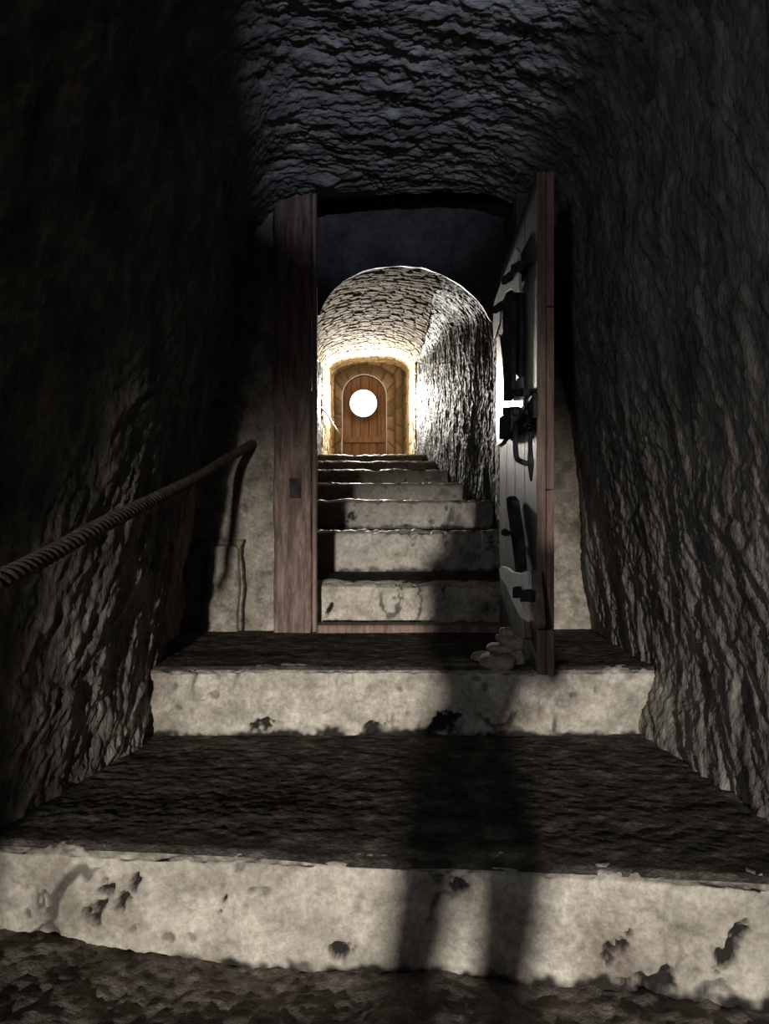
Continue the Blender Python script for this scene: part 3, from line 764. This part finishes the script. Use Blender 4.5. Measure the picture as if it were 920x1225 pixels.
Bk = A.copy(); Bk[..., 1] = 2.862
V = np.vstack([A.reshape(-1, 3), Bk.reshape(-1, 3)])
fa = grid_faces(nbx, nbz); fb = grid_faces(nbx, nbz, flip=True) + nbx * nbz
idx = np.arange(nbx * nbz).reshape(nbx, nbz); nn = nbx * nbz
bd = list(idx[:, 0]) + list(idx[-1, 1:]) + list(idx[-2::-1, -1]) + list(idx[0, -2:0:-1])
sd = [(bd[i], bd[(i + 1) % len(bd)], bd[(i + 1) % len(bd)] + nn, bd[i] + nn) for i in range(len(bd))]
tag(mesh_from('stone_block', V, [list(f) for f in fa] + [list(f) for f in fb] + sd, M['plaster'], None, True), 'upright pale stone block at the foot of the left rear wall, beside a dark crack', 'stone block')

# ------------------------------------------------------------------ rope handrail on the left
rp = [at(-115, 742, .98), at(0, 693, 1.17), at(60, 663, 1.34), at(115, 632, 1.53), at(175, 602, 1.82), at(235, 572, 2.25), at(268, 551, 2.55), at(299, 533, 2.80), at(303, 530, 2.87)]
rpts = even(resample(rp, 400), 700)
ropeo = tube('rope_handrail', rpts, .0165, M['rope'], None, 24, profile=lambda i, th: .70 + .34 * abs(math.cos(1.5 * (th - i * .27))) ** .8)
tag(ropeo, 'thick dark twisted rope handrail along the left rock wall', 'rope handrail')

# ------------------------------------------------------------------ the visitor just behind the viewpoint, whose shadow falls up the steps
px_, py_, pz_ = .02, -1.05, -.40
person = thing('person', 'person in dark jacket standing behind the viewpoint, casting the long shadow on the steps', 'person', (px_, py_, pz_))
J = {}; E = []; Rr = {}
PS = 1.2
def j(n, x, y, z, r, p=None):
    J[n] = ((x - .02 + .135 * min(1, max(0, (z - .68) / .12))) * PS, y * PS, z * PS); Rr[n] = r * PS * (.9 if z > .7 else .8)
    if p: E.append((p, n))
j('pelvis', 0, 0, .77, .09); j('waist', 0, .0, .85, .095, 'pelvis'); j('chest', 0, -.005, 1.0, .115, 'waist'); j('neckb', 0, .05, 1.08, .055, 'chest'); j('neck', 0, .085, 1.09, .042, 'neckb')
j('headl', 0, .135, 1.075, .068, 'neck'); j('headt', 0, .155, 1.14, .07, 'headl')
for s, nme in ((-1, 'l'), (1, 'r')):
    j('hip' + nme, s * .052, 0, .72, .058, 'pelvis'); j('knee' + nme, s * .062, .015, .40, .044, 'hip' + nme); j('ank' + nme, s * .065, -.01, .075, .036, 'knee' + nme)
    j('ball' + nme, s * .068, .085, .035, .033, 'ank' + nme); j('toe' + nme, s * .07, .13, .03, .026, 'ball' + nme)
    j('sh' + nme, s * .112, .0, 1.07, .055, 'chest'); j('elb' + nme, s * .105, .03, .83, .034, 'sh' + nme); j('wr' + nme, s * .06, .17, .90, .026, 'elb' + nme)
    j('palm' + nme, s * .045, .215, .925, .026, 'wr' + nme)
    for f in range(4):
        j('f%d' % f + nme, s * (.045 - .006 * f), .245 + .004 * f, .905 + .018 * f, .0085, 'palm' + nme)
        j('g%d' % f + nme, s * (.032 - .006 * f), .275, .908 + .018 * f, .0075, 'f%d' % f + nme)
    j('th1' + nme, s * .052, .215, .955, .0095, 'palm' + nme); j('th2' + nme, s * .035, .225, .975, .008, 'th1' + nme)
names = list(J)
me = bpy.data.meshes.new('body')
me.from_pydata([J[n] for n in names], [(names.index(a), names.index(b_)) for a, b_ in E], [])
body = link('body', me, None, person, False)
sk = body.modifiers.new('Skin', 'SKIN'); sk.use_smooth_shade = True
ss = body.modifiers.new('Subsurf', 'SUBSURF'); ss.levels = ss.render_levels = 2
lay = me.skin_vertices[0].data if me.skin_vertices else None
if lay is None:
    bpy.context.view_layer.objects.active = body
    bpy.ops.mesh.customdata_skin_add(); lay = me.skin_vertices[0].data
for i_, n in enumerate(names):
    lay[i_].radius = (Rr[n] * (1.0 if n not in ('pelvis', 'waist', 'chest') else 1.28), Rr[n] * (.8 if n in ('pelvis', 'waist', 'chest') else 1)); lay[i_].use_root = n == 'pelvis'
dg = bpy.context.evaluated_depsgraph_get()
bme = bpy.data.meshes.new_from_object(body.evaluated_get(dg)); body.modifiers.clear(); body.data = bme
bme.materials.clear()
for mn in ('trousers', 'cloth', 'skin', 'iron'): bme.materials.append(M[mn])
for p in bme.polygons:
    c = p.center / PS
    p.material_index = 3 if c.z < .085 else 0 if c.z < .76 and c.y < .15 else 2 if (c.y > .178 or (c.y > .1 and abs(c.x - .115) < .08 and c.z > 1.0)) else 1
bme.shade_smooth()
bm = bmesh.new(); bmesh.ops.create_uvsphere(bm, u_segments=24, v_segments=16, radius=1)
for v in list(bm.verts):
    if v.co.z < -.1 and v.co.y > .0 or (v.co.y > .45 and v.co.z < .45): bm.verts.remove(v)
for v in bm.verts: v.co = Vector((v.co.x * .083 + .115, v.co.y * .088 + .150, v.co.z * .10 + 1.125)) * PS
me = bpy.data.meshes.new('hair'); bm.to_mesh(me); bm.free(); link('hair', me, M['hair'], person)
for s in (-1, 1):
    bm = bmesh.new(); bmesh.ops.create_uvsphere(bm, u_segments=12, v_segments=8, radius=1)
    for v in bm.verts: v.co = Vector((v.co.x * .008 + s * .028 + .115, v.co.y * .006 + .222, v.co.z * .006 + 1.10)) * PS
    me = bpy.data.meshes.new('eye'); bm.to_mesh(me); bm.free(); link('eye', me, M['hair'], person)
bm = bmesh.new(); bmesh.ops.create_uvsphere(bm, u_segments=12, v_segments=8, radius=1)
for v in bm.verts: v.co = Vector((v.co.x * .010 + .115, v.co.y * .016 + .218, v.co.z * .02 + 1.075)) * PS
me = bpy.data.meshes.new('nose'); bm.to_mesh(me); bm.free(); link('nose', me, M['skin'], person)

# ------------------------------------------------------------------ lights
def aim(o, target):
    o.rotation_euler = (Vector(target) - o.location).to_track_quat('-Z', 'Y').to_euler()
l = bpy.data.lights.new('passage_floodlight', 'SPOT'); l.energy = 12200; l.color = (1, .95, .875)
l.spot_size = math.radians(8.1); l.spot_blend = 1.0; l.shadow_soft_size = .22
o = bpy.data.objects.new('passage_floodlight', l); COL.objects.link(o); o.location = (-.65, -16, ZC + 1.0); aim(o, (.08, 2.8, ZC - .78))
l = bpy.data.lights.new('ceiling_fill', 'SPOT'); l.energy = 135; l.color = (.74, .82, 1.0)  # unseen cool spot, added to brighten the ceiling
l.spot_size = math.radians(19); l.spot_blend = .8; l.shadow_soft_size = .02
o = bpy.data.objects.new('ceiling_fill', l); COL.objects.link(o); o.location = (.36, -.95, ZC + .58); aim(o, (.06, 2.1, ZC + 1.31))
l = bpy.data.lights.new('wall_fill', 'SPOT'); l.energy = 25; l.color = (.90, .93, 1.0); l.shadow_soft_size = .05; l.spot_size = math.radians(60); l.spot_blend = 1  # unseen fill spot, added to brighten the right wall
o = bpy.data.objects.new('wall_fill', l); COL.objects.link(o); o.location = (-.52, -.85, ZC + .25); aim(o, (.72, 1.75, ZC + .12))
l = bpy.data.lights.new('globe_lamp_beam', 'SPOT'); l.energy = 760; l.color = (1, .955, .86)
l.spot_size = math.radians(112); l.spot_blend = 1; l.shadow_soft_size = .16
o = bpy.data.objects.new('globe_lamp_beam', l); COL.objects.link(o); o.location = lp + Vector((0, -.06, 0)); aim(o, (.1, 3.0, ZC + .5))

w = bpy.data.worlds.new('World'); S.world = w; w.use_nodes = True
bg = w.node_tree.nodes['Background']; bg.inputs[0].default_value = (.6, .7, 1, 1); bg.inputs[1].default_value = .008

# ------------------------------------------------------------------ camera
cam = bpy.data.cameras.new('camera'); co = bpy.data.objects.new('camera', cam); COL.objects.link(co)
cam.sensor_fit = 'AUTO'; cam.sensor_width = 36; cam.lens = F / 1225 * 36
cam.shift_y = (HY - 612.5) / 1225; cam.clip_start = .02; cam.clip_end = 60
co.location = (0, 0, ZC); co.rotation_euler = (math.radians(90), 0, 0)
S.camera = co
S.view_settings.view_transform = 'Standard'; S.view_settings.look = 'None'
S.view_settings.exposure = 0; S.view_settings.gamma = 1; S.view_settings.use_curve_mapping = False
S.cycles.max_bounces = 8
